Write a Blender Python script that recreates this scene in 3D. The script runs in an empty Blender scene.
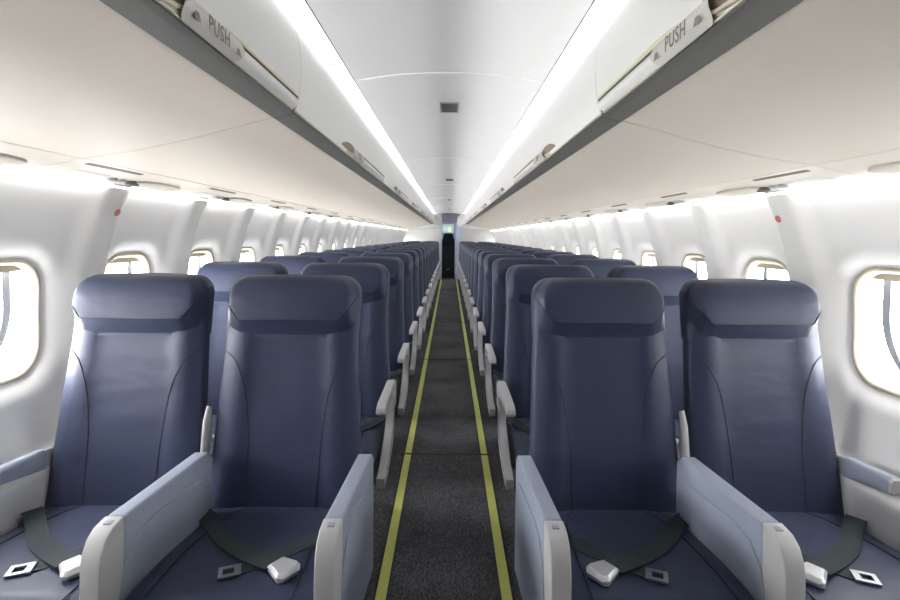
import bpy, bmesh, math, random
from mathutils import Vector, Matrix
random.seed(4)
CAMZ = 1.30
col = bpy.context.scene.collection
ROWS, PITCH, Y0 = 17, 0.79, 1.555
AX, WX = 0.515, 1.029
YEND = 15.0
YS = -0.70

# ------------------------------------------------------------------ materials
def mat(name, color, rough=0.5, metal=0.0, bump=0.0, bscale=60.0, var=0.0, vscale=8.0, emit=None, estr=0.0, coat=0.0, spec=0.5, sheen=0.0):
    m = bpy.data.materials.new(name); m.use_nodes = True
    nt = m.node_tree; b = nt.nodes['Principled BSDF']
    b.inputs['Base Color'].default_value = (*color, 1)
    b.inputs['Roughness'].default_value = rough
    b.inputs['Metallic'].default_value = metal
    b.inputs['Specular IOR Level'].default_value = spec
    b.inputs['Coat Weight'].default_value = coat
    b.inputs['Sheen Weight'].default_value = sheen
    tc = nt.nodes.new('ShaderNodeTexCoord')
    if bump > 0:
        n = nt.nodes.new('ShaderNodeTexNoise'); n.inputs['Scale'].default_value = bscale; n.inputs['Detail'].default_value = 4
        nt.links.new(tc.outputs['Object'], n.inputs['Vector'])
        bp = nt.nodes.new('ShaderNodeBump'); bp.inputs['Strength'].default_value = bump; bp.inputs['Distance'].default_value = 0.01
        nt.links.new(n.outputs['Fac'], bp.inputs['Height']); nt.links.new(bp.outputs['Normal'], b.inputs['Normal'])
    n2 = nt.nodes.new('ShaderNodeTexNoise'); n2.inputs['Scale'].default_value = vscale; n2.inputs['Detail'].default_value = 3
    nt.links.new(tc.outputs['Object'], n2.inputs['Vector'])
    mx = nt.nodes.new('ShaderNodeMix'); mx.data_type = 'RGBA'
    v = max(var, 0.02)
    mx.inputs['A'].default_value = (*[c * (1 - v) for c in color], 1)
    mx.inputs['B'].default_value = (*[min(1, c * (1 + v)) for c in color], 1)
    nt.links.new(n2.outputs['Fac'], mx.inputs['Factor']); nt.links.new(mx.outputs['Result'], b.inputs['Base Color'])
    if emit:
        b.inputs['Emission Color'].default_value = (*emit, 1); b.inputs['Emission Strength'].default_value = estr
    return m

def leather_mat():
    m = mat('navy_leather', (0.020, 0.028, 0.064), rough=0.47, spec=0.32, sheen=0.06)
    nt = m.node_tree; b = nt.nodes['Principled BSDF']; tc = nt.nodes.new('ShaderNodeTexCoord')
    a = nt.nodes.new('ShaderNodeTexNoise'); a.inputs['Scale'].default_value = 5.5; a.inputs['Detail'].default_value = 2
    mp = nt.nodes.new('ShaderNodeMapping'); mp.inputs['Scale'].default_value = (1.2, 1, 2.2)
    nt.links.new(tc.outputs['Object'], mp.inputs['Vector']); nt.links.new(mp.outputs['Vector'], a.inputs['Vector'])
    f = nt.nodes.new('ShaderNodeTexNoise'); f.inputs['Scale'].default_value = 420
    nt.links.new(tc.outputs['Object'], f.inputs['Vector'])
    b1 = nt.nodes.new('ShaderNodeBump'); b1.inputs['Strength'].default_value = 0.2; b1.inputs['Distance'].default_value = 0.03
    b2 = nt.nodes.new('ShaderNodeBump'); b2.inputs['Strength'].default_value = 0.12; b2.inputs['Distance'].default_value = 0.002
    nt.links.new(a.outputs['Fac'], b1.inputs['Height']); nt.links.new(f.outputs['Fac'], b2.inputs['Height'])
    nt.links.new(b1.outputs['Normal'], b2.inputs['Normal']); nt.links.new(b2.outputs['Normal'], b.inputs['Normal'])
    return m

def carpet_mat():
    m = mat('charcoal_carpet', (0.05, 0.052, 0.058), rough=0.95, spec=0.2)
    nt = m.node_tree; b = nt.nodes['Principled BSDF']; tc = nt.nodes.new('ShaderNodeTexCoord')
    mp = nt.nodes.new('ShaderNodeMapping'); mp.inputs['Scale'].default_value = (1, 0.45, 1)
    nt.links.new(tc.outputs['Object'], mp.inputs['Vector'])
    w = nt.nodes.new('ShaderNodeTexVoronoi'); w.inputs['Scale'].default_value = 170
    nt.links.new(mp.outputs['Vector'], w.inputs['Vector'])
    n = nt.nodes.new('ShaderNodeTexNoise'); n.inputs['Scale'].default_value = 2.5; n.inputs['Detail'].default_value = 4
    nt.links.new(tc.outputs['Object'], n.inputs['Vector'])
    mu = nt.nodes.new('ShaderNodeMath'); mu.operation = 'MULTIPLY'
    nt.links.new(w.outputs['Distance'], mu.inputs[0]); nt.links.new(n.outputs['Fac'], mu.inputs[1])
    cr = nt.nodes.new('ShaderNodeValToRGB')
    cr.color_ramp.elements[0].position = 0.05; cr.color_ramp.elements[0].color = (0.021, 0.023, 0.028, 1)
    cr.color_ramp.elements[1].position = 0.42; cr.color_ramp.elements[1].color = (0.11, 0.11, 0.12, 1)
    nt.links.new(mu.outputs[0], cr.inputs['Fac']); nt.links.new(cr.outputs['Color'], b.inputs['Base Color'])
    bp = nt.nodes.new('ShaderNodeBump'); bp.inputs['Strength'].default_value = 0.6; bp.inputs['Distance'].default_value = 0.004
    nt.links.new(w.outputs['Distance'], bp.inputs['Height']); nt.links.new(bp.outputs['Normal'], b.inputs['Normal'])
    return m

def glass_mat():
    m = bpy.data.materials.new('clear_pane'); m.use_nodes = True; nt = m.node_tree
    for n in list(nt.nodes): nt.nodes.remove(n)
    o = nt.nodes.new('ShaderNodeOutputMaterial'); t = nt.nodes.new('ShaderNodeBsdfTransparent'); g = nt.nodes.new('ShaderNodeBsdfGlossy')
    g.inputs['Roughness'].default_value = 0.03; t.inputs['Color'].default_value = (0.97, 0.985, 1, 1)
    mx = nt.nodes.new('ShaderNodeMixShader'); mx.inputs[0].default_value = 0.05
    nt.links.new(t.outputs[0], mx.inputs[1]); nt.links.new(g.outputs[0], mx.inputs[2]); nt.links.new(mx.outputs[0], o.inputs['Surface'])
    return m

LEATHER = leather_mat(); CARPET = carpet_mat(); GLASS = glass_mat()
PIPING = mat('navy_thread', (0.008, 0.011, 0.025), 0.6)
PIPE_L = mat('pale_thread', (0.10, 0.115, 0.16), 0.5)
SHELL = mat('seat_shell_plastic', (0.10, 0.11, 0.13), 0.5)
ARM = mat('blue_grey_plastic', (0.27, 0.305, 0.385), 0.42, bump=0.05, bscale=300)
ARMCAP = mat('pale_grey_plastic', (0.44, 0.44, 0.45), 0.38, bump=0.04, bscale=300)
METAL = mat('brushed_metal', (0.36, 0.37, 0.39), 0.3, 0.9)
BUCKLE = mat('satin_buckle', (0.72, 0.72, 0.73), 0.33, 0.55)
WEB = mat('dark_green_webbing', (0.013, 0.025, 0.028), 0.75, bump=0.5, bscale=400)
LEGM = mat('leg_metal', (0.16, 0.17, 0.19), 0.45, 0.6)
WALL = mat('white_sidewall', (0.90, 0.90, 0.895), 0.42, bump=0.02, bscale=200)
BIN = mat('warm_white_bin', (0.53, 0.485, 0.43), 0.6, bump=0.02, bscale=250)
BINDOOR = mat('bin_door_white', (0.66, 0.66, 0.65), 0.35)
RAIL = mat('bin_rail_grey', (0.11, 0.11, 0.105), 0.45)
CEIL = mat('ceiling_white_glow', (0.90, 0.90, 0.90), 0.4, bump=0.02, bscale=250, emit=(1, 1, 1), estr=0.20)  # weak glow added as fill light; the panel is no lamp
CREAM = mat('cream_bezel', (0.66, 0.60, 0.47), 0.4)
PSU = mat('service_panel_cream', (0.62, 0.58, 0.52), 0.4)
SLOT = mat('dark_slot', (0.10, 0.085, 0.07), 0.6)
BROWN = mat('brown_recess_shade', (0.17, 0.125, 0.095), 0.6)  # shade inside the latch scoop, put into the colour
LABELG = mat('label_grey', (0.52, 0.505, 0.475), 0.4)
INK = mat('grey_ink', (0.19, 0.18, 0.17), 0.6)
DARKLINE = mat('dark_joint', (0.055, 0.05, 0.04), 0.6)
YEL = mat('yellow_green_strip', (0.62, 0.65, 0.17), 0.5, bump=0.1, bscale=200, var=0.08, vscale=20)
STRIPEDGE = mat('strip_edge_dark', (0.018, 0.018, 0.02), 0.7)
RED = mat('red_dot', (0.60, 0.20, 0.17), 0.4)
OUTBAR = mat('blue_grey_outer_frame', (0.28, 0.30, 0.36), 0.4)
LIGHT = mat('light_lens', (1, 1, 1), 0.4, emit=(1.0, 0.99, 0.97), estr=2.0)
COVE = mat('cove_lens', (1, 1, 1), 0.4, emit=(1.0, 0.97, 0.93), estr=9.5)
VENTG = mat('vent_grey', (0.30, 0.30, 0.30), 0.6, emit=(1, 1, 1), estr=0.0)
SEAMW = mat('ceiling_seam_glow', (0.9, 0.9, 0.9), 0.4, emit=(1, 1, 1), estr=0.38)  # slight glow added so the seams stay bright lines
BULK = mat('bulkhead_grey', (0.55, 0.55, 0.54), 0.5)
HEAD = mat('grey_lilac_header', (0.30, 0.31, 0.36), 0.5)
LILAC = mat('lilac_panel', (0.52, 0.57, 0.76), 0.45)
DGAL = mat('galley_dark', (0.035, 0.037, 0.04), 0.5)
NAVY2 = mat('crew_seat_navy', (0.012, 0.018, 0.04), 0.5)
GREEN = mat('exit_green', (0.2, 0.8, 0.2), 0.4, emit=(0.35, 1.0, 0.15), estr=2.2)
SIGNW = mat('sign_white', (0.8, 0.8, 0.8), 0.4, emit=(0.8, 0.9, 1.0), estr=0.5)
DARKFLOOR = mat('galley_floor_teal', (0.05, 0.075, 0.09), 0.5)

# ------------------------------------------------------------------ helpers
def link(o, parent=None):
    col.objects.link(o)
    if parent: o.parent = parent
    return o

def mesh(name, vs, fs, m, parent=None, sx=1, smooth=True, merge=True, bevel=0, bseg=2, autos=None):
    me = bpy.data.meshes.new(name)
    me.from_pydata([(v[0] * sx, v[1], v[2]) for v in vs], [], fs)
    bm = bmesh.new(); bm.from_mesh(me)
    if merge: bmesh.ops.remove_doubles(bm, verts=bm.verts, dist=1e-5)
    bmesh.ops.recalc_face_normals(bm, faces=bm.faces)
    if bevel > 0:
        es = [e for e in bm.edges if len(e.link_faces) == 2 and e.calc_face_angle(0) > 0.6]
        bmesh.ops.bevel(bm, geom=es, offset=bevel, segments=bseg, profile=0.6, affect='EDGES', clamp_overlap=True)
    bm.to_mesh(me); bm.free()
    me.materials.append(m)
    if smooth:
        for p in me.polygons: p.use_smooth = True
        if autos is not None:
            try: me.set_sharp_from_angle(angle=math.radians(autos))
            except Exception: pass
    return link(bpy.data.objects.new(name, me), parent)

class B:
    """collects pieces of ONE part"""
    def __init__(s): s.v = []; s.f = []
    def add(s, vs, fs):
        b = len(s.v); s.v += [tuple(v) for v in vs]; s.f += [tuple(b + i for i in f) for f in fs]; return s
    def box(s, x0, x1, y0, y1, z0, z1):
        return s.add([(x0,y0,z0),(x1,y0,z0),(x1,y1,z0),(x0,y1,z0),(x0,y0,z1),(x1,y0,z1),(x1,y1,z1),(x0,y1,z1)],
                     [(0,3,2,1),(4,5,6,7),(0,1,5,4),(1,2,6,5),(2,3,7,6),(3,0,4,7)])
    def prism(s, prof, x0, x1, shear=0.0, yref=0.0):
        """prof: list of (y,z), extruded in x; shear moves x with y"""
        n = len(prof)
        vs = [(x0 + shear * (y - yref), y, z) for y, z in prof] + [(x1 + shear * (y - yref), y, z) for y, z in prof]
        return s.add(vs, [tuple(range(n)), tuple(range(2 * n - 1, n - 1, -1))] + [(i, i + n, (i + 1) % n + n, (i + 1) % n) for i in range(n)])
    def extr(s, prof, y0, y1, closed=True, ny=1):
        """prof: list of (x,z), extruded in y"""
        n = len(prof)
        for k in range(ny):
            a = y0 + (y1 - y0) * k / ny; b = y0 + (y1 - y0) * (k + 1) / ny
            vs = [(x, a, z) for x, z in prof] + [(x, b, z) for x, z in prof]
            rg = n if closed else n - 1
            s.add(vs, [(i, (i + 1) % n, (i + 1) % n + n, i + n) for i in range(rg)])
        if closed:
            s.add([(x, y0, z) for x, z in prof], [tuple(range(n))]); s.add([(x, y1, z) for x, z in prof], [tuple(range(n))])
        return s
    def tube(s, pts, r, n=8, cyc=False):
        P = [Vector(p) for p in pts]; rings = []
        up = Vector((0, 0, 1)); m = len(P)
        for i, p in enumerate(P):
            if cyc: t = (P[(i + 1) % m] - P[i - 1])
            else: t = P[min(i + 1, m - 1)] - P[max(i - 1, 0)]
            t.normalize(); a = t.cross(up)
            if a.length < 1e-3: a = t.cross(Vector((1, 0, 0)))
            a.normalize(); b = t.cross(a)
            rr = r[i] if isinstance(r, (list, tuple)) else r
            rings.append([p + a * rr * math.cos(2 * math.pi * k / n) + b * rr * math.sin(2 * math.pi * k / n) for k in range(n)])
        return s.loft(rings, cap=not cyc, cyc=cyc)
    def loft(s, rings, cap=True, cyc=False):
        n = len(rings[0]); vs = [v for r in rings for v in r]; fs = []
        R = len(rings)
        for i in range(R if cyc else R - 1):
            j = (i + 1) % R
            for k in range(n):
                fs.append((i * n + k, i * n + (k + 1) % n, j * n + (k + 1) % n, j * n + k))
        if cap: fs += [tuple(range(n)), tuple((R - 1) * n + k for k in range(n))]
        return s.add(vs, fs)
    def grid(s, rows):
        n = len(rows[0]); vs = [v for r in rows for v in r]
        return s.add(vs, [(i * n + k, i * n + k + 1, (i + 1) * n + k + 1, (i + 1) * n + k) for i in range(len(rows) - 1) for k in range(n - 1)])
    def ribbon(s, pts, w, th=0.0022, wdir=None, twist=None):
        P = [Vector(p) for p in pts]; rings = []
        for i, p in enumerate(P):
            t = (P[min(i + 1, len(P) - 1)] - P[max(i - 1, 0)]).normalized()
            upv = Vector(twist[i]) if twist else Vector((0, 0, 1))
            a = t.cross(upv).normalized(); b = a.cross(t).normalized()
            rings.append([p + a * w / 2 + b * th / 2, p - a * w / 2 + b * th / 2, p - a * w / 2 - b * th / 2, p + a * w / 2 - b * th / 2])
        return s.loft(rings)
    def out(s, name, m, parent=None, **k): return mesh(name, s.v, s.f, m, parent, **k)

def text_mesh(cu):
    o = bpy.data.objects.new('lettering_source', cu); col.objects.link(o)
    bpy.context.view_layer.update()
    me = bpy.data.meshes.new_from_object(o.evaluated_get(bpy.context.evaluated_depsgraph_get()))
    bpy.data.objects.remove(o)
    return me
def empty(name, loc=(0, 0, 0)):
    o = bpy.data.objects.new(name, None); o.location = loc; o.empty_display_size = 0.1
    return link(o)
def tag(o, label, cat, group=None):
    o['label'] = label; o['category'] = cat
    if group: o['group'] = group
    return o
def struct(o): o['kind'] = 'structure'; return o
def lerp(a, b, t): return a + (b - a) * t
def sstep(a, b, x):
    t = max(0.0, min(1.0, (x - a) / (b - a))); return t * t * (3 - 2 * t)
def spline(pts, n):
    """Catmull-Rom through 2/3-D points, n samples per span"""
    P = [Vector(p) for p in pts]; out = []
    for i in range(len(P) - 1):
        p0 = P[max(i - 1, 0)]; p1 = P[i]; p2 = P[i + 1]; p3 = P[min(i + 2, len(P) - 1)]
        for k in range(n):
            t = k / n
            out.append(0.5 * ((2 * p1) + (p2 - p0) * t + (2 * p0 - 5 * p1 + 4 * p2 - p3) * t * t + (3 * p1 - p0 - 3 * p2 + p3) * t ** 3))
    out.append(P[-1]); return out

def copy_tree(o, parent=None):
    c = o.copy(); col.objects.link(c)
    if parent: c.parent = parent
    for ch in kids[o.as_pointer()]: copy_tree2(ch, c)
    return c
def copy_tree2(o, parent):
    c = o.copy(); col.objects.link(c); c.parent = parent
    for ch in kids.get(o.as_pointer(), ()): copy_tree2(ch, c)
kids = {}
def index_kids():
    kids.clear()
    for o in bpy.data.objects:
        kids.setdefault(o.as_pointer(), [])
        if o.parent: kids.setdefault(o.parent.as_pointer(), []).append(o)

# ------------------------------------------------------------------ seats (local: y=0 at back/cushion junction, faces -Y, z from floor)
LEAN = 0.16
def yback(z): return (z - 0.44) * LEAN
def hw_back(z):
    return lerp(0.246, 0.219, min(1, (z - 0.44) / 0.56)) if z > 0.44 else 0.246
def relief(xr):                     # bolsters swell a little forward, centre stays flat
    a = abs(xr)
    return -0.010 * sstep(0.48, 0.66, a) + 0.004 * (1 - sstep(0, 0.5, a))
def back_front(x, z):
    """y of the backrest front surface at (x,z)"""
    hw = hw_back(z); xr = min(1, abs(x) / hw)
    n = 5.0; ht = 0.038
    y = -ht * (max(0.0, 1 - xr ** n)) ** (1 / n)
    return yback(z) + 0.038 + y + relief(xr) * (1 - sstep(0.75, 1.0, xr))
def sec(hw, ht, zc, yc, n=5.0, N=72, fn=None):
    ring = []
    for k in range(N):
        a = 2 * math.pi * k / N; c, s_ = math.cos(a), math.sin(a)
        x = hw * math.copysign(abs(c) ** (2 / n), c); y = ht * math.copysign(abs(s_) ** (2 / n), s_)
        if fn and y < 0: y += fn(x, x / hw)
        ring.append((x, yc + y, zc))
    return ring

def make_backrest(parent, sx):
    rings = []
    for i in range(40):
        z = lerp(0.37, 1.12, i / 39); hw = hw_back(z); ht = 0.038
        if z < 0.42: ht = lerp(0.028, 0.038, (z - 0.37) / 0.05)
        rings.append(sec(hw, ht, z, yback(z) + 0.038, fn=lambda x, xr: relief(xr) * (1 - sstep(0.75, 1.0, abs(xr)))))
    b = B().loft(rings)
    o = b.out('backrest', LEATHER, parent, sx=sx, autos=50)
    for s in (-1, 1):
        P = spline([(s * 0.214, 0.915), (s * 0.172, 0.885), (s * 0.138, 0.80), (s * 0.120, 0.68), (s * 0.113, 0.55), (s * 0.110, 0.425)], 7)
        pts = [(p[0], back_front(p[0], p[1]) - 0.0005, p[1]) for p in P]
        B().tube(pts, 0.0019, 6).out('seam', PIPING, o, sx=sx)
    return o

HZ0, HZT, HHW = 0.962, 1.157, 0.2225
def low1(x): return 0.972 + 0.040 * max(0.0, (abs(x) - 0.165) / 0.057) ** 1.3
def low2(x): return 1.024 + 0.075 * max(0.0, (abs(x) - 0.163) / 0.059)
def head_pro(x, z):
    p = 0.040 * max(0.0, min(1.0, (z - low1(x)) / (low2(x) - low1(x)))) ** 0.9
    return -(p + 0.004) + 0.010 * sstep(1.09, 1.157, z)
def head_half(z):
    r = 0.062; zc = HZT - r
    if z <= zc: return HHW, 1.0
    t = min(1.0, (z - zc) / r); return HHW - r + r * math.sqrt(max(0, 1 - t * t)), 0.35 + 0.65 * math.sqrt(max(0, 1 - t ** 6))
def head_front(x, z):
    hw, k = head_half(z); xr = min(0.999, abs(x) / hw)
    y = -0.042 * k * (1 - xr ** 5) ** 0.2
    return yback(z) + 0.042 + y + head_pro(x, z) * (1 - sstep(0.86, 1.0, xr)) * k
def make_headrest(parent, sx):
    zs = [lerp(HZ0, 1.095, i / 40) for i in range(40)] + [1.095 + 0.062 * math.sin(math.pi / 2 * i / 14) for i in range(15)]
    rings = []
    for z in zs:
        hw, k = head_half(z)
        zz = z
        rings.append(sec(hw, 0.042 * k, zz, yback(z) + 0.042, fn=lambda x, xr, z=z, k=k: head_pro(x, z) * (1 - sstep(0.86, 1.0, abs(xr))) * k, N=96))
    # a slightly arched top edge
    rr = []
    for r in rings: rr.append([(x, y, z + (0.006 * (1 - (x / HHW) ** 2) if z > 1.10 else 0) * (z - 1.10) / 0.057) for x, y, z in r])
    o = B().loft(rr).out('headrest', LEATHER, parent, sx=sx, autos=60)
    xs = [lerp(-0.217, 0.217, i / 60) for i in range(61)]
    B().tube([(x, head_front(x, low2(x)) - 0.0004, low2(x)) for x in xs], 0.0019, 6).out('seam', PIPING, o, sx=sx)
    # side piping round the front rim of the pad
    for s in (-1, 1):
        pts = []
        for i in range(16):
            z = lerp(low2(0.217), 1.150, i / 15); hw, k = head_half(z); x = s * hw * 0.972
            pts.append((x, head_front(x, z), z))
        B().tube(pts, 0.0018, 6).out('seam', PIPING, o, sx=sx)
    return o

CF = -0.47
def cush_top(x, y):
    return 0.449 + 0.035 * sstep(0, -0.35, y) * 0.6 if False else 0.449 + 0.022 * sstep(0, 0.35, -y)
def make_cushion(parent, sx):
    rings = []
    ys = [0.06 - 0.53 * i / 24 for i in range(22)]
    ylast = ys[-1]
    ys += [ylast - 0.06 * math.sin(math.pi / 2 * i / 8) for i in range(1, 9)]
    for y in ys:
        k = 1.0
        if y < ylast: t = (ylast - y) / 0.06; k = max(0.05, math.sqrt(max(0, 1 - t * t)))
        zt = cush_top(0, y); h = 0.062; zc = zt - h
        ring = []
        for j in range(48):
            a = 2 * math.pi * j / 48; c, s_ = math.cos(a), math.sin(a); n = 6
            x = 0.226 * math.copysign(abs(c) ** (2 / n), c); z = h * k * math.copysign(abs(s_) ** (2 / n), s_)
            if z > 0: z -= 0.006 * (1 - (x / 0.226) ** 2) * k
            ring.append((x, y, zc + z))
        rings.append(ring)
    o = B().loft(rings).out('seat_cushion', LEATHER, parent, sx=sx, autos=60)
    for s in (-1, 1):
        P = spline([(s * 0.105, 0.0), (s * 0.135, -0.04), (s * 0.155, -0.12), (s * 0.165, -0.25), (s * 0.168, -0.44)], 6)
        B().tube([(p[0], p[1], cush_top(0, p[1]) - 0.006 * (1 - (p[0] / 0.226) ** 2) + 0.0003) for p in P], 0.0018, 6).out('seam', PIPING, o, sx=sx)
    return o
def ctop(x, y): return cush_top(0, y) - 0.006 * max(0, (1 - (x / 0.226) ** 2))

def make_belt(parent, sx, full=True):
    # wide strap from the wall side (+x) ending in the buckle, other strap from the aisle side ending in the tongue
    def on(x, y, dz=0.004): return (x, y, ctop(x, y) + dz)
    b = B()
    pts = spline([(0.232, -0.045, 0.440), (0.222, -0.055, 0.458), (0.20, -0.075, 0.463), on(0.14, -0.135, 0.005), on(0.07, -0.21, 0.005), on(-0.01, -0.27, 0.007), on(-0.095, -0.322, 0.014)], 5)
    b.ribbon(pts, 0.050)
    belt = b.out('seat_belt', WEB, parent, sx=sx, smooth=False)
    b = B()
    pts = spline([(-0.232, -0.05, 0.47), (-0.205, -0.10, 0.463), on(-0.16, -0.185, 0.004), on(-0.11, -0.24, 0.003), on(-0.05, -0.29, 0.002), on(-0.005, -0.325, 0.003)], 5)
    b.ribbon(pts, 0.046)
    b.out('short_strap', WEB, belt, sx=sx, smooth=False)
    # buckle: lift cover, trapezoid seen from above
    d = Vector((-0.78, -0.62, 0)).normalized(); e = Vector((-d.y, d.x, 0)); c = Vector((-0.122, -0.338, ctop(-0.1, -0.3) + 0.004))
    def P(u, w, z): q = c + d * u + e * w; return (q.x, q.y, q.z + z)
    low = [P(-0.034, -0.022, 0), P(-0.034, 0.022, 0), P(0.022, 0.032, 0), P(0.032, 0.022, 0), P(0.032, -0.022, 0), P(0.022, -0.032, 0)]
    mid = [P(-0.036, -0.023, 0.012), P(-0.036, 0.023, 0.012), P(0.022, 0.034, 0.014), P(0.036, 0.023, 0.012), P(0.036, -0.023, 0.012), P(0.022, -0.034, 0.014)]
    top = [P(-0.028, -0.018, 0.020), P(-0.028, 0.018, 0.020), P(0.016, 0.027, 0.024), P(0.026, 0.020, 0.022), P(0.026, -0.020, 0.022), P(0.016, -0.027, 0.024)]
    B().loft([low, mid, top]).out('buckle', BUCKLE, belt, sx=sx, bevel=0.002, autos=30)
    # tongue: flat metal plate with a slot
    d = Vector((0.93, -0.36, 0)).normalized(); e = Vector((-d.y, d.x, 0)); c = Vector((0.012, -0.338, ctop(0.01, -0.3) + 0.006))
    b = B()
    for (u0, u1, w0, w1) in ((-0.028, -0.012, -0.021, 0.021), (0.014, 0.024, -0.021, 0.021), (-0.012, 0.014, -0.021, -0.011), (-0.012, 0.014, 0.011, 0.021)):
        vs = [c + d * u + e * w + Vector((0, 0, z)) for z in (-0.002, 0.003) for u, w in ((u0, w0), (u1, w0), (u1, w1), (u0, w1))]
        b.add(vs, [(0,3,2,1),(4,5,6,7),(0,1,5,4),(1,2,6,5),(2,3,7,6),(3,0,4,7)])
    b.out('tongue', METAL, belt, sx=sx, smooth=False)
    return belt

def wide_arm(parent, sx, xc, shear):
    """front row: deep-sided fixed armrest"""
    w = 0.0215
    nose = [(-0.405, 0.640), (-0.435, 0.634), (-0.455, 0.618), (-0.468, 0.592), (-0.473, 0.56), (-0.473, 0.30), (-0.455, 0.27)]
    body = [(-0.02, 0.27), (-0.02, 0.60), (-0.045, 0.640), (-0.395, 0.640)] + [(-0.395, 0.27)]
    a = B().prism([(-0.02, 0.27), (-0.03, 0.615), (-0.055, 0.640), (-0.398, 0.640), (-0.398, 0.27)], xc - w, xc + w, shear, -0.055).out('armrest', ARM, parent, sx=sx, bevel=0.007, bseg=3, autos=50)
    B().prism([(-0.4005, 0.27), (-0.4005, 0.641)] + nose[0:], xc - w - 0.001, xc + w + 0.001, shear, -0.055).out('end_cap', ARMCAP, a, sx=sx, bevel=0.007, bseg=3, autos=50)
    # raised panel on either side
    for s in (-1, 1):
        x0 = xc + s * (w - 0.001); x1 = xc + s * (w + 0.004)
        pr = [(-0.06, 0.30), (-0.06, 0.545), (-0.10, 0.578), (-0.30, 0.588), (-0.36, 0.575), (-0.40, 0.53), (-0.415, 0.46), (-0.415, 0.30)]
        B().prism(pr, min(x0, x1), max(x0, x1), shear, -0.055).out('side_panel', ARM, a, sx=sx, bevel=0.004, bseg=3, autos=60)
    # release button on the cap
    xx = xc + shear * (-0.36)
    B().box(xx - 0.008, xx + 0.008, -0.428, -0.412, 0.6345, 0.639).out('release_button', ARM, a, sx=sx, bevel=0.001)
    return a

def slim_arm(parent, sx, xc):
    """later rows: slim pad with a hinge post"""
    w = 0.019
    pr = [(-0.06, 0.590), (-0.05, 0.615), (-0.075, 0.640), (-0.375, 0.638), (-0.418, 0.628), (-0.432, 0.610), (-0.42, 0.601), (-0.30, 0.606), (-0.15, 0.592)]
    a = B().prism(pr, xc - w, xc + w).out('armrest', ARMCAP, parent, sx=sx, bevel=0.006, bseg=3, autos=50)
    B().prism([(-0.10, 0.592), (-0.085, 0.615), (-0.02, 0.625), (0.03, 0.60), (0.03, 0.50), (-0.03, 0.49)], xc - 0.012, xc + 0.012).out('hinge_post', ARMCAP, a, sx=sx, bevel=0.004, autos=50)
    return a

def side_trim(parent, sx, xc):
    """pale J-shaped trim that falls from the armrest to the cushion side and runs forward"""
    outer = spline([(-0.13, 0.600), (-0.135, 0.54), (-0.15, 0.47), (-0.21, 0.43), (-0.32, 0.375), (-0.42, 0.355)], 5)
    inner = spline([(-0.42, 0.315), (-0.31, 0.320), (-0.18, 0.35), (-0.10, 0.40), (-0.075, 0.50), (-0.08, 0.600)], 5)
    pr = [(p[0], p[1]) for p in outer] + [(p[0], p[1]) for p in inner]
    t = B().prism(pr, xc - 0.017, xc + 0.015).out('side_trim', ARMCAP, parent, sx=sx, bevel=0.003, autos=50)
    rib = [(xc - 0.018, p[0] + 0.02, p[1] - 0.006) for p in outer[2:-3]]
    B().tube(rib, 0.003, 6).out('trim_rib', ARM, t, sx=sx)
    return t

def wall_arm(parent, sx):
    pts = [(-0.0, 0.600), (-0.13, 0.600)]
    b = B()
    rings = []
    for t in (0, .15, .5, .85, 1.0):
        x = lerp(0.236, 0.262, t); y = lerp(0.0, -0.14, t); h = lerp(0.032, 0.023, t); w = lerp(0.016, 0.022, t)
        z = lerp(0.590, 0.599, t)
        rings.append([(x - w, y, z - h), (x + w, y, z - h), (x + w, y, z + h * 0.6), (x + w * 0.6, y, z + h), (x - w * 0.6, y, z + h), (x - w, y, z + h * 0.6)])
    a = b.loft(rings).out('armrest', ARM, parent, sx=sx, bevel=0.004, autos=50)
    B().add([(x, y - 0.004, z) for x, y, z in rings[-1]], [(0,1,2,3,4,5)]).loft([rings[-1], [(x, y - 0.010, lerp(z, 0.599, .15)) for x, y, z in rings[-1]]]).out('end_cap', ARMCAP, a, sx=sx, autos=40)
    B().prism([(0.01, 0.40), (0.05, 0.40), (0.07, 0.60), (0.02, 0.61), (0.0, 0.58)], 0.238, 0.246).out('hinge_post', ARMCAP, a, sx=sx, bevel=0.002)
    return a

def make_base(parent, sx, far=False):
    b = B()
    b.box(-0.20, 0.20, -0.40, 0.04, 0.305, 0.335)
    fr = b.out('seat_frame', LEGM, parent, sx=sx, bevel=0.006)
    if not far:
        for x in (-0.15, 0.15):
            B().prism([(-0.36, 0.0), (-0.31, 0.0), (-0.27, 0.31), (-0.33, 0.31)], x - 0.012, x + 0.012).out('leg', LEGM, parent, sx=sx, bevel=0.003)
            B().prism([(0.03, 0.0), (0.08, 0.0), (0.0, 0.31), (-0.06, 0.31)], x - 0.012, x + 0.012).out('leg', LEGM, parent, sx=sx, bevel=0.003)
    rings = []
    for i in range(12):
        z = lerp(0.36, 1.09, i / 11); hw = hw_back(z) - 0.008
        rings.append([(hw * c, yback(z) + 0.068 + d, z) for c, d in ((-1, 0), (-.97, .012), (-.9, .018), (0, .022), (.9, .018), (.97, .012), (1, 0), (0, -0.01))])
    sh = B().loft(rings).out('back_shell', SHELL, parent, sx=sx, autos=50)
    if not far:
        y = yback(0.72) + 0.088
        B().box(-0.20, 0.20, y, y + 0.016, 0.60, 0.86).out('tray_table', ARM, parent, sx=sx, bevel=0.005)
        B().box(-0.19, 0.19, yback(.48) + .086, yback(.48) + .106, 0.42, 0.58).out('literature_pocket', LEATHER, parent, sx=sx, bevel=0.006)

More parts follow.
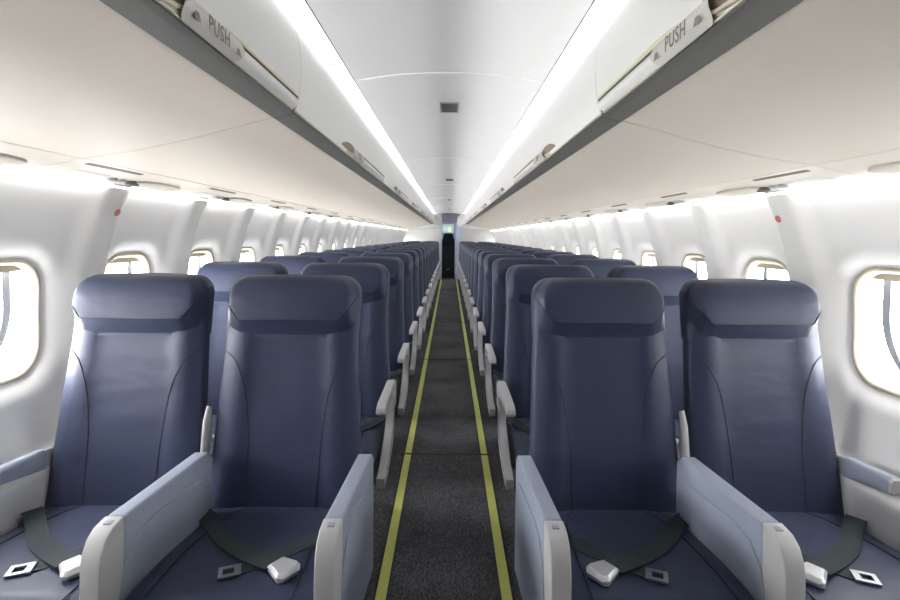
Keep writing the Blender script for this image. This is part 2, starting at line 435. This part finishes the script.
def make_seat(kind, row, sx):
    """kind 'aisle'/'window'; row 'front'/'near'/'far'"""
    r = empty('passenger_chair')
    make_cushion(r, sx); make_backrest(r, sx); make_headrest(r, sx); make_base(r, sx, row == 'far')
    if row == 'front':
        if kind == 'aisle':
            wide_arm(r, sx, -0.274, -0.045)
            a = wide_arm(r, sx, 0.222, -0.085)
            B().prism([(0.0, 0.58), (0.02, 0.70), (0.045, 0.745), (0.065, 0.735), (0.05, 0.58)], 0.248, 0.258).out('hinge_post', ARMCAP, a, sx=sx, bevel=0.003)
    elif kind == 'aisle':
        slim_arm(r, sx, -0.262); slim_arm(r, sx, 0.2595)
        side_trim(r, sx, -0.262)
    if kind == 'window': wall_arm(r, sx)
    if row != 'far': make_belt(r, sx)
    return r

protos = {}
for sx in (1, -1):
    for kind in ('aisle', 'window'):
        for row in ('front', 'near', 'far'):
            protos[(sx, kind, row)] = make_seat(kind, row, sx)
index_kids()
ORD = 'front second third fourth fifth sixth seventh eighth ninth tenth eleventh twelfth thirteenth fourteenth fifteenth sixteenth rearmost'.split()
used = set()
for i in range(ROWS):
    for sx in (-1, 1):
        for kind in ('aisle', 'window'):
            row = 'front' if i == 0 else ('near' if i < 7 else 'far')
            k = (sx, kind, row); o = protos[k]
            if k in used: o = copy_tree(o)
            used.add(k)
            o.location = (sx * (AX if kind == 'aisle' else WX), Y0 + PITCH * i, 0)
            side = 'left' if sx < 0 else 'right'
            if i == 0:
                lab = ('navy leather front row seat left of its row pair' if False else 'navy front row seat by the aisle, %s side, between deep grey armrests' if kind == 'aisle'
                       else 'navy leather front row seat beside the %s wall with a short stub armrest') % side
            elif kind == 'aisle':
                lab = 'navy leather seat next to the aisle, %s side, %s row%s' % (side, ORD[i], ' counted from the front' if i < 16 else '')
            else:
                lab = 'navy leather seat against the %s window wall, %s row%s' % (side, ORD[i], ' counted from the front' if i < 16 else '')
            tag(o, lab, 'seat', 'navy passenger seats in rows of four')

# ------------------------------------------------------------------ floor
struct(B().box(-1.40, 1.40, YS, YEND + 0.0, -0.06, 0.0).out('floor', CARPET, smooth=False))
struct(B().box(-1.40, 1.40, YEND, 17.2, -0.06, 0.0).out('floor_galley', DARKFLOOR, smooth=False))
cp = B().box(-0.20, 0.20, YS + .02, YEND - .02, 0.0, 0.006).out('aisle_carpet', CARPET, smooth=False)
tag(cp, 'dark charcoal ribbed carpet runner along the aisle', 'carpet')
for yj in (0.68, 2.94, 5.20, 7.46, 9.72, 11.98):
    B().box(-0.27, 0.27, yj - 0.008, yj + 0.008, 0.0, 0.0085).out('joint_strip', STRIPEDGE, cp, smooth=False)
for sx, side in ((-1, 'left'), (1, 'right')):
    s = B().box(0.207, 0.245, YS + .02, YEND - .02, 0.0, 0.007).out('floor_path_strip', YEL, sx=sx, smooth=False)
    tag(s, 'yellow-green floor path strip on the %s edge of the aisle' % side, 'floor strip', 'yellow-green aisle path strips')
    for x0, x1 in ((0.2005, 0.2065), (0.2455, 0.2535)):
        B().box(x0, x1, YS + .02, YEND - .02, 0.0, 0.0088).out('edge_channel', STRIPEDGE, s, sx=sx, smooth=False)

# ------------------------------------------------------------------ side walls with windows
PIT = 0.636; UC0 = 1.56; HU, HZ_, RC = 0.168, 0.196, 0.108; ZW = -0.287
prof = spline([(1.272, .205), (1.296, .165), (1.340, .06), (1.372, -.05), (1.390, -.18), (1.392, -.33), (1.380, -.50), (1.352, -.66), (1.335, -.715), (1.272, -.738), (1.262, -.80), (1.262, -.95), (1.262, -1.30)], 8)
pz = [p[1] for p in prof]; px = [p[0] for p in prof]
def wx(z):
    for i in range(len(pz) - 1):
        if pz[i] >= z >= pz[i + 1]:
            t = (pz[i] - z) / max(1e-9, pz[i] - pz[i + 1]); return lerp(px[i], px[i + 1], t)
    return px[-1]
def sdf(du, dz):
    qx = abs(du) - HU + RC; qz = abs(dz) - HZ_ + RC
    return math.hypot(max(qx, 0), max(qz, 0)) + min(max(qx, qz), 0) - RC
def wdisp(u, z, win=True):
    """u relative to nearest window centre"""
    d = 0.0
    fade = sstep(-0.72, -0.55, z)
    for uu in (u, u - PIT):      # pillar on the near side of this and of the next window
        p = sstep(-0.425, -0.325, uu) * (1 - sstep(-0.222, -0.206, uu))
        d -= 0.030 * p * fade
    s = sdf(u, z - ZW)
    if win and s < 0.085: d += 0.036 * (1 - max(0, s) / 0.085) ** 2
    return d
def WP(uc, du, z, win=True): return (wx(z) + wdisp(du, z, win), uc + du, CAMZ + z)
NU, NZ, NR = 44, 22, 9
zt, zb = -0.03, -0.545
ztop = [z for z in pz if z > zt + .004] + [zt]
zbot = [zb] + [z for z in pz if z < zb - .004]
us = [lerp(-PIT / 2, PIT / 2, i / NU) for i in range(NU + 1)]
zs_ = [lerp(zt, zb, i / NZ) for i in range(NZ + 1)]
outer = [(u, zt) for u in us[:-1]] + [(us[-1], z) for z in zs_[:-1]] + [(u, zb) for u in us[:0:-1]] + [(us[0], z) for z in zs_[:0:-1]]
def hole_pt(u, z):
    """where the ray from the window centre to (u,z) crosses the rounded rectangle"""
    lo, hi = 0.0, 1.0
    for _ in range(40):
        m = (lo + hi) / 2
        if sdf(u * m, (z - ZW) * m) < 0: lo = m
        else: hi = m
    return u * lo, ZW + (z - ZW) * lo
inner = [hole_pt(*p) for p in outer]
KS = range(-3, 22)
def ring_pts(scale, xoff, N=64):
    out = []
    for k in range(N):
        a = 2 * math.pi * k / N
        u, z = hole_pt(math.cos(a) * .4, ZW + math.sin(a) * .4)
        out.append((u * scale, ZW + (z - ZW) * scale, xoff))
    return out
wn = 0
for sx, side in ((-1, 'left'), (1, 'right')):
    b = B()
    for k in KS:
        uc = UC0 + k * PIT
        if k < -1:
            b.grid([[WP(uc, u, z, False) for u in us] for z in ztop + zs_ + zbot]); continue
        b.grid([[WP(uc, u, z) for u in us] for z in ztop])
        b.grid([[WP(uc, u, z) for u in us] for z in zbot])
        rings = []
        for r in range(NR + 1):
            t = (r / NR) ** 1.6
            rings.append([WP(uc, lerp(i[0], o[0], t), lerp(i[1], o[1], t)) for i, o in zip(inner, outer)])
        b.loft(rings, cap=False)
    struct(b.out('wall_' + side, WALL, sx=sx, autos=50))
# window units: one set of meshes per side, copied
win_proto = {}
for sx in (-1, 1):
    r = empty('window_1'); r['kind'] = 'structure'
    rings = []
    for sc, xo in ((1.04, 0.006), (1.02, -0.006), (1.00, -0.009), (0.965, -0.008), (0.935, -0.001), (0.915, 0.012), (0.905, 0.055), (0.95, 0.085), (1.10, 0.085)):
        rings.append([((wx(z) + 0.036 + xo) if xo < 0.03 else 1.40 + xo, u, CAMZ + z) for u, z, _ in ring_pts(sc, 0)])
    B().loft(rings, cap=False).out('window_frame', CREAM, r, sx=sx, autos=50)
    pr = ring_pts(0.93, 0)
    B().add([(1.455, u, CAMZ + z) for u, z, _ in pr], [tuple(range(len(pr)))]).out('pane', GLASS, r, sx=sx, smooth=False)
    # edge of the shade peeping out at the top of the opening
    sh = [(u, z) for u, z, _ in ring_pts(0.93, 0) if z > ZW + 0.158]
    sh.sort()
    vs = [(1.436, u, CAMZ + z) for u, z in sh] + [(1.436, u, CAMZ + ZW + 0.160 - 0.004 * math.cos(u * 9)) for u, z in sh]
    n = len(sh)
    B().add(vs, [(i, i + 1, n + i + 1, n + i) for i in range(n - 1)]).out('window_shade', CREAM, r, sx=sx, smooth=False)
    # far edge of the outer opening, a curved blue-grey bar seen through the pane
    pts = spline([(1.475, 0.085, CAMZ + ZW + 0.21), (1.475, 0.090, CAMZ + ZW + 0.10), (1.475, 0.090, CAMZ + ZW), (1.475, 0.060, CAMZ + ZW - 0.09), (1.475, -0.01, CAMZ + ZW - 0.175)], 6)
    rr = []
    for p in pts: rr.append([(p[0] - .008, p[1] - .015, p[2]), (p[0] - .008, p[1] + .015, p[2]), (p[0] + .008, p[1] + .015, p[2]), (p[0] + .008, p[1] - .015, p[2])])
    B().loft(rr).out('frame_bar', OUTBAR, r, sx=sx, autos=50)
    win_proto[sx] = r
index_kids()
n = 0
for sx in (-1, 1):
    first = True
    for k in KS:
        if k < -1: continue
        n += 1
        o = win_proto[sx] if first else copy_tree(win_proto[sx])
        first = False
        o.name = 'window_%d' % n; o.location = (0, UC0 + k * PIT, 0)
# red marker discs on the pillar ahead of the second window
for sx, side in ((-1, 'left'), (1, 'right')):
    zc = .082; u = 1.95; xw = wx(zc) - 0.0285
    nrm = Vector((-1, 0, -0.42)).normalized(); a = Vector((0, 1, 0)); c = nrm.cross(a)
    cen = Vector((xw, u, CAMZ + zc))
    rings = []
    for rr_, dd in ((0.015, -0.012), (0.015, 0.003), (0.012, 0.0055), (0.004, 0.0055)):
        rings.append([cen + nrm * dd + a * rr_ * math.cos(t * math.pi / 12) + c * rr_ * math.sin(t * math.pi / 12) for t in range(24)])
    m = B().loft(rings).out('marker_disc', RED, sx=sx, autos=40)
    tag(m, 'small red round marker on the %s wall pillar above the seats' % side, 'marker', 'red wall markers')

# ------------------------------------------------------------------ ceiling, roof shell, light strips
cprof = [(x, CAMZ + 0.712 - 0.040 * (x / 0.413) ** 2) for x in [lerp(-0.413, 0.413, i / 24) for i in range(25)]]
cprof += [(x, z + 0.02) for x, z in reversed(cprof)]
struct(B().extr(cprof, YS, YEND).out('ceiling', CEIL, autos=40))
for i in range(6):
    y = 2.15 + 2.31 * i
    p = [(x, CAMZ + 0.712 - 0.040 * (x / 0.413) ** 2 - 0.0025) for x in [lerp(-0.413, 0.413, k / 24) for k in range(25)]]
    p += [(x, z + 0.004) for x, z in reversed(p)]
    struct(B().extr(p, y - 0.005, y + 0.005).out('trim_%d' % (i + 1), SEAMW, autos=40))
# outer roof shell closes the space above the bins
arc = [(1.46, CAMZ - 0.02), (1.44, CAMZ + .25), (1.30, CAMZ + .60), (1.0, CAMZ + .85), (.5, CAMZ + 1.0), (0, CAMZ + 1.03)]
full = [(x, z) for x, z in arc] + [(-x, z) for x, z in reversed(arc[:-1])]
full += [(x * 1.03, z + .03) for x, z in reversed(full)]
struct(B().extr(full, YS - .05, 17.25).out('roof', BULK, autos=40))
for sx, side in ((-1, 'left'), (1, 'right')):
    # upper light strip between ceiling panel and bin
    s = B().extr([(0.4185, CAMZ + .662), (0.480, CAMZ + .682), (0.480, CAMZ + .70), (0.4185, CAMZ + .69)], YS, 14.3).out('ceiling_light_strip', LIGHT, sx=sx, smooth=False)
    tag(s, 'long glowing white light strip along the %s edge of the ceiling' % side, 'light', 'ceiling light strips')
    B().extr([(0.4095, CAMZ + .6705), (0.4135, CAMZ + .670), (0.4135, CAMZ + .674), (0.4095, CAMZ + .674)], YS, YEND - .01).out('edge_trim', RAIL, s, sx=sx, smooth=False)
    for y in (1.92, 4.2, 6.5, 8.8, 11.1, 13.4):
        B().box(0.4190, 0.480, y - .006, y + .006, CAMZ + .660, CAMZ + .686).out('joint_clip', BINDOOR, s, sx=sx, smooth=False)
    # lower cove light above the windows
    s = B().extr([(1.2575, CAMZ + .183), (1.260, CAMZ + .174), (1.268, CAMZ + .175), (1.268, CAMZ + .188)], YS, YEND - .01).out('cove_light_strip', COVE, sx=sx, smooth=False)
    tag(s, 'slim glowing cove light strip along the top of the %s window wall' % side, 'light', 'cove light strips above the windows')

# ------------------------------------------------------------------ overhead bins
EDG = [YS + .005, 0.43] + [1.47 + 1.93 * i for i in range(8)]
EDG[-1] = 14.1
door_prof = spline([(0.457, .366), (0.448, .396), (0.439, .44), (0.437, .495), (0.443, .56), (0.455, .62), (0.487, .692)], 5)
bot_prof = spline([(0.516, .3485), (0.62, .322), (0.74, .288), (0.92, .248), (1.088, .222)], 5)
ORD2 = ['', 'nearest', 'second', 'third', 'fourth', 'fifth', 'sixth', 'seventh', 'farthest']
def dx_at(z):
    for p, q in zip(door_prof, door_prof[1:]):
        if p[1] <= z <= q[1]: return lerp(p[0], q[0], (z - p[1]) / (q[1] - p[1]))
    return 0.457
def make_bin(sx, y0, y1, idx):
    g = 0.0018; y0 += g; y1 -= g; L = y1 - y0; yc = (y0 + y1) / 2
    r = empty('overhead_bin', (0, 0, 0))
    pr = [(p[0], CAMZ + p[1]) for p in bot_prof] + [(1.088, CAMZ + .30), (1.088, CAMZ + .60), (.60, CAMZ + .78), (.50, CAMZ + .70), (.475, CAMZ + .55), (.475, CAMZ + .37)]
    B().extr(pr, y0, y1).out('bin_body', BIN, r, sx=sx, autos=35)
    pr = [(p[0], CAMZ + p[1]) for p in door_prof] + [(p[0] + .014, CAMZ + p[1]) for p in reversed(door_prof)]
    door = B().extr(pr, y0, y1).out('bin_door', BINDOOR, r, sx=sx, autos=35)
    pr = [(.4575, CAMZ + .3655), (.4565, CAMZ + .361), (.470, CAMZ + .3565), (.5155, CAMZ + .3455), (.516, CAMZ + .351), (.475, CAMZ + .368)]
    B().extr(pr, y0, y1).out('bumper_rail', RAIL, r, sx=sx, smooth=False)
    # thin cream lip along the foot of the door
    B().tube([(.4555, y0, CAMZ + .3685), (.4555, y1, CAMZ + .3685)], .0028, 6).out('door_lip', CREAM, door, sx=sx)
    # latch: paddle with PUSH, glossy grip running to the far end, dark slot above it, brown shade of the finger scoop
    e = y1 - 0.006
    def onx(z, off): return dx_at(z) - off
    rows = []
    for i in range(9):
        z = lerp(.370, .403, i / 8); off = 0.002 + 0.010 * math.sin(math.pi * i / 8)
        rows.append([(onx(z, off), y, CAMZ + z) for y in (yc + 0.10, e - 0.012)])
    lat = B().grid(rows).out('latch_grip', BINDOOR, door, sx=sx, autos=60)
    pts = [(e, .370), (e, .412), (yc + .20, .412), (yc + .10, .412), (yc + 0.03, .410), (yc - 0.03, .403), (yc - 0.08, .390), (yc - 0.13, .379), (yc - .22, .374)]
    path = []
    for i, (p, q) in enumerate(zip(pts, pts[1:])):
        for k in range(6): path.append((lerp(p[0], q[0], k / 6), lerp(p[1], q[1], k / 6)))
    path.append(pts[-1])
    B().tube([(onx(z, 0.0015), y, CAMZ + z) for y, z in path], .0052, 8).out('latch_surround', CREAM, door, sx=sx)
    dark = [(y, z - .006) for y, z in path if y > yc + 0.02]
    B().tube([(onx(z, 0.0015), min(y, e - .007), CAMZ + z) for y, z in dark], .0032, 6).out('latch_slot', DARKLINE, door, sx=sx)
    # scoop's shade painted as a flat brown leaf on the door face above the lip, near side of the paddle
    a = [(yc - .36, .384), (yc - .33, .398), (yc - .26, .412), (yc - .18, .416), (yc - .115, .412), (yc - .10, .402), (yc - .12, .388), (yc - .20, .382)]
    if L < 1.5: a = [(yc + (y - yc) * .8, z) for y, z in a]
    B().add([(onx(z, .0012), y, CAMZ + z) for y, z in a], [tuple(range(len(a)))]).out('finger_scoop_shade', BROWN, door, sx=sx, smooth=False)
    # paddle
    rows = []
    for i in range(9):
        z = lerp(.364, .408, i / 8); off = 0.003 + 0.011 * math.sin(math.pi * (i + .5) / 9)
        ins = 0.018 * (abs(i - 4) / 4) ** 3
        rows.append([(onx(z, off), y, CAMZ + z) for y in (yc - .125 + ins, yc, yc + .115 - ins)])
    pd = B().grid(rows).out('push_paddle', LABELG, door, sx=sx, autos=60)
    zm = .386; xs_ = onx(zm, .0155)
    cu = bpy.data.curves.new('push_lettering', 'FONT'); cu.body = 'PUSH'; cu.size = .043; cu.align_x = 'CENTER'; cu.align_y = 'CENTER'; cu.extrude = .0003; cu.offset = 0.0002; cu.space_character = 1.15
    cu.materials.append(INK)
    t = link(bpy.data.objects.new('push_lettering', text_mesh(cu)), pd)
    # readable from the aisle: reading direction runs away from the camera on the left, towards it on the right
    R = Matrix(((0, 0, -sx), (-sx, 0, 0), (0, 1, 0)))
    t.matrix_local = Matrix.Translation((sx * xs_, yc - .002, CAMZ + zm)) @ R.to_4x4() @ Matrix.Diagonal((.78, 1, 1, 1))
    for s in (-1, 1):
        y = yc + s * .085
        z0, z1 = zm - .012, zm + .012
        B().add([(xs_ + .001, y - .013, CAMZ + z0), (xs_ + .001, y + .013, CAMZ + z0), (xs_ + .001, y + .004, CAMZ + z1 - .004), (xs_ + .001, y, CAMZ + z1), (xs_ + .001, y - .004, CAMZ + z1 - .004)], [(0, 1, 2, 3, 4)]).out('latch_symbol', INK, pd, sx=sx, smooth=False)
    side = 'left' if sx < 0 else 'right'
    if idx == 0: lab = 'pale overhead luggage bin behind the viewer on the %s side' % side
    elif idx == 1: lab = 'short pale overhead bin, %s side, nearest the viewer, large PUSH latch' % side
    else: lab = 'long pale overhead bin with latch, %s side, %s from the front' % (side, ORD2[idx])
    tag(r, lab, 'overhead bin', 'overhead luggage bins')
for sx in (-1, 1):
    for i in range(1, len(EDG) - 1): make_bin(sx, EDG[i], EDG[i + 1], i)
    b = B().extr([(p[0], CAMZ + p[1]) for p in bot_prof] + [(1.15, CAMZ + .60), (.60, CAMZ + .78), (.487, CAMZ + .69), (.455, CAMZ + .374)], EDG[0], EDG[1])
    struct(b.out('trim_%d' % (10 + (sx > 0)), BIN, sx=sx, autos=35))

# end fairings: the bins narrow towards the doorway
for sx in (-1, 1):
    A = [(p[0], p[1]) for p in door_prof] + [(.60, .78), (1.15, .60), (1.088, .222), (.92, .248), (.74, .288), (.62, .322), (.516, .3485)]
    def sh(x, z, t):
        k = 1 - sstep(.45, 1.09, x)
        return (x - .215 * t * k, 14.1 + .88 * t, CAMZ + z - .07 * t * k)
    b = B().loft([[sh(x, z, t * t * (1.6 - .6 * t)) if t else (x, 14.101, CAMZ + z) for x, z in A] for t in (0, .25, .5, .75, 1)])
    b.v = [(x, min(max(y, 14.101), YEND - .005), z) for x, y, z in b.v]
    struct(b.out('trim_%d' % (14 + (sx > 0)), BINDOOR, sx=sx, autos=35))

# ------------------------------------------------------------------ passenger service units
psu_prof = [(1.0915, .2215), (1.15, .207), (1.22, .1935), (1.256, .188)]
def psu_z(x):
    for p, q in zip(psu_prof, psu_prof[1:]):
        if p[0] <= x <= q[0]: return lerp(p[1], q[1], (x - p[0]) / (q[0] - p[0]))
    return .188
def make_psu(sx):
    r = empty('passenger_service_unit')
    pr = [(x, CAMZ + z) for x, z in psu_prof] + [(x, CAMZ + z + .02) for x, z in reversed(psu_prof)]
    p = B().extr(pr, 0.002, 0.788).out('service_panel', PSU, r, sx=sx, autos=35)
    def plate(y0, y1, x0, x1, off, name, m, nrm=10):
        cy, cx, ry, rx = (y0 + y1) / 2, (x0 + x1) / 2, (y1 - y0) / 2, (x1 - x0) / 2
        ring = lambda k, o: [(cx + rx * k * math.copysign(abs(math.sin(t)) ** (2 / nrm), math.sin(t)), cy + ry * k * math.copysign(abs(math.cos(t)) ** (2 / nrm), math.cos(t)), o) for t in [2 * math.pi * q / 32 for q in range(32)]]
        rr = [[(x, y, CAMZ + psu_z(x) + .004) for x, y, o in ring(1, 0)], [(x, y, CAMZ + psu_z(x) - off * .6) for x, y, o in ring(1, 0)], [(x, y, CAMZ + psu_z(x) - off) for x, y, o in ring(.8, 0)]]
        return B().loft(rr).out(name, m, r, sx=sx, autos=50)
    plate(0.06, 0.34, 1.108, 1.126, .0010, 'speaker_slot', SLOT)
    plate(0.42, 0.72, 1.160, 1.236, .012, 'reading_light_pod', PSU, 2.4)
    plate(0.39, 0.46, 1.190, 1.225, .0135, 'pod_shadow_gap', SLOT, 2.4)
    plate(0.70, 0.735, 1.195, 1.22, .004, 'pod_end_gap', SLOT, 2.2)
    plate(0.10, 0.28, 1.18, 1.235, .002, 'sign_window', BINDOOR)
    for y in (0.31, 0.36):
        plate(y - .018, y + .018, 1.19, 1.226, .010, 'air_nozzle', ARMCAP, 2)
    return r
pp = {s: make_psu(s) for s in (-1, 1)}
index_kids()
for sx in (-1, 1):
    first = True
    for i in range(-1, 17):
        o = pp[sx] if first else copy_tree(pp[sx]); first = False
        o.location = (0, 1.47 + 0.79 * i, 0)
        side = 'left' if sx < 0 else 'right'
        lab = ('cream service panel with reading light pod above the %s side, ' % side) + ('just before the %s row' % ORD[0] if i < 0 else ('over the %s row' % ORD[i]))
        tag(o, lab, 'service panel', 'overhead passenger service panels')
    struct(B().extr([(x, CAMZ + z + .0005) for x, z in psu_prof] + [(x, CAMZ + z + .02) for x, z in reversed(psu_prof)], YS, 1.47 - .79 - .002).out('trim_%d' % (12 + (sx > 0)), PSU, sx=sx, autos=35))

# ------------------------------------------------------------------ ceiling vents
vents = []
for i, (y, w) in enumerate(((2.73, 1), (6.2, 1), (9.6, .8), (12.8, .8))):
    r = empty('ceiling_vent', (0, y, CAMZ + .7115))
    B().box(-.052 * w, .052 * w, -.105, .105, -.0035, .001).out('vent_frame', BINDOOR, r, bevel=.001)
    B().box(-.042 * w, .042 * w, -.085, .085, -.0042, 0).out('grille', VENTG, r, smooth=False)
    for k in range(5):
        B().box(-.042 * w, .042 * w, -.075 + k * .035, -.070 + k * .035, -.0058, 0).out('slat', SHELL, r, smooth=False)
    tag(r, 'small rectangular grey air vent in the ceiling centre, ' + ['nearest the viewer', 'second one along', 'third one along', 'closest to the galley'][i], 'vent', 'ceiling air vents')

# ------------------------------------------------------------------ far bulkhead, galley, exit sign
DW0, DW1 = -0.23, 0.34     # opening
zc_ = CAMZ + 1.0
struct(B().box(-1.45, DW0, YEND, YEND + .04, 0, zc_).out('wall_back', BULK, smooth=False))
struct(B().box(DW1, 1.45, YEND, YEND + .04, 0, zc_).out('wall_back_right', BULK, smooth=False))
struct(B().box(DW0, DW1, YEND, YEND + .04, CAMZ + .42, zc_).out('wall_back_header', HEAD, smooth=False))
struct(B().box(0.19, 0.335, YEND - .03, YEND + .06, 0, CAMZ + .40).out('door_1', LILAC, smooth=False, bevel=.006))
struct(B().box(-.26, -.23, YEND - .015, YEND + .06, 0, CAMZ + .42).out('trim_20', LILAC, smooth=False))
struct(B().box(-1.45, 1.45, 17.15, 17.2, 0, 2.3).out('wall_galley', LILAC, smooth=False))
struct(B().box(-1.45, -1.40, YEND + .04, 17.2, 0, 2.3).out('wall_galley_left', BULK, smooth=False))
struct(B().box(1.40, 1.45, YEND + .04, 17.2, 0, 2.3).out('wall_galley_right', BULK, smooth=False))
struct(B().box(-1.45, 1.45, YS - .06, YS - .01, 0, 2.35).out('wall_front', SHELL, smooth=False))
# side fill from wall foot to floor edges
# crew seat
r = empty('crew_chair', (-0.03, 15.75, 0))
B().prism([(0, 0), (0.30, 0), (0.30, 1.02), (0.02, 1.02)], -.20, .20).out('seat_base_panel', DGAL, r, bevel=.01)
hd = [(-.205, .99), (.205, .99), (.20, 1.16), (.135, 1.385), (.10, 1.40), (-.10, 1.40), (-.135, 1.385), (-.20, 1.16)]
B().loft([[(x, .0, z) for x, z in hd], [(x, .10, z) for x, z in hd]]).out('backrest', NAVY2, r, bevel=.02, bseg=3, autos=50)
B().box(-.05, .05, -.004, .01, .235, .265).out('placard', LABELG, r, smooth=False)
tag(r, 'dark navy crew seat standing behind the far doorway', 'crew seat')
r = empty('exit_sign', (-0.03, 15.9, CAMZ + .22))
B().box(-.20, .17, 0, .05, -.10, .17).out('sign_box', SIGNW, r, bevel=.008)
B().box(.00, .075, -.006, .0, -.055, .065).out('lit_panel', GREEN, r, bevel=.002)
cu = bpy.data.curves.new('exit_lettering', 'FONT'); cu.body = 'EXIT'; cu.size = .06; cu.align_x = 'CENTER'; cu.materials.append(GREEN)
t = link(bpy.data.objects.new('exit_lettering', text_mesh(cu)), r); t.rotation_euler = (math.pi / 2, 0, 0); t.location = (-.10, -.002, 0.0)
tag(r, 'small white exit sign with green glow above the crew seat', 'exit sign')

# ------------------------------------------------------------------ light
w = bpy.data.worlds.new('daylight'); bpy.context.scene.world = w; w.use_nodes = True
nt = w.node_tree; bg = nt.nodes['Background']
tc = nt.nodes.new('ShaderNodeTexCoord'); sp = nt.nodes.new('ShaderNodeSeparateXYZ')
nt.links.new(tc.outputs['Generated'], sp.inputs[0])
mr = nt.nodes.new('ShaderNodeMapRange'); mr.inputs['From Min'].default_value = -1; mr.inputs['From Max'].default_value = 1
mr.inputs['To Min'].default_value = 54.0; mr.inputs['To Max'].default_value = 18.0
nt.links.new(sp.outputs['X'], mr.inputs['Value']); nt.links.new(mr.outputs[0], bg.inputs['Strength'])
bg.inputs['Color'].default_value = (1.0, 0.985, 0.965, 1)
def area(name, loc, sx_, sy_, e, colr, rot):
    l = bpy.data.lights.new(name, 'AREA'); l.shape = 'RECTANGLE'; l.size = sx_; l.size_y = sy_; l.energy = e; l.color = colr
    o = bpy.data.objects.new(name, l); o.location = loc; o.rotation_euler = rot; col.objects.link(o); return o
area('galley_lamp', (0.0, 16.3, 2.1), .8, .5, 6, (.75, .85, 1), (0, 0, 0))

# ------------------------------------------------------------------ camera
cam = bpy.data.cameras.new('camera'); co = bpy.data.objects.new('camera', cam); col.objects.link(co)
cam.lens = 495 / 900 * 36; cam.sensor_width = 36; cam.clip_start = 0.02
cam.shift_y = -63.5 / 900; cam.shift_x = 0.0005
co.matrix_world = Matrix.Translation((0.008, 0, CAMZ)) @ Matrix.Rotation(math.radians(-0.55), 4, 'Y') @ Matrix.Rotation(math.pi / 2, 4, 'X')
bpy.context.scene.camera = co
sc = bpy.context.scene
sc.view_settings.view_transform = 'Standard'
sc.view_settings.exposure = 0.12
sc.cycles.use_denoising = True
sc.cycles.max_bounces = 14; sc.cycles.diffuse_bounces = 8
sc.cycles.sample_clamp_indirect = 6.0
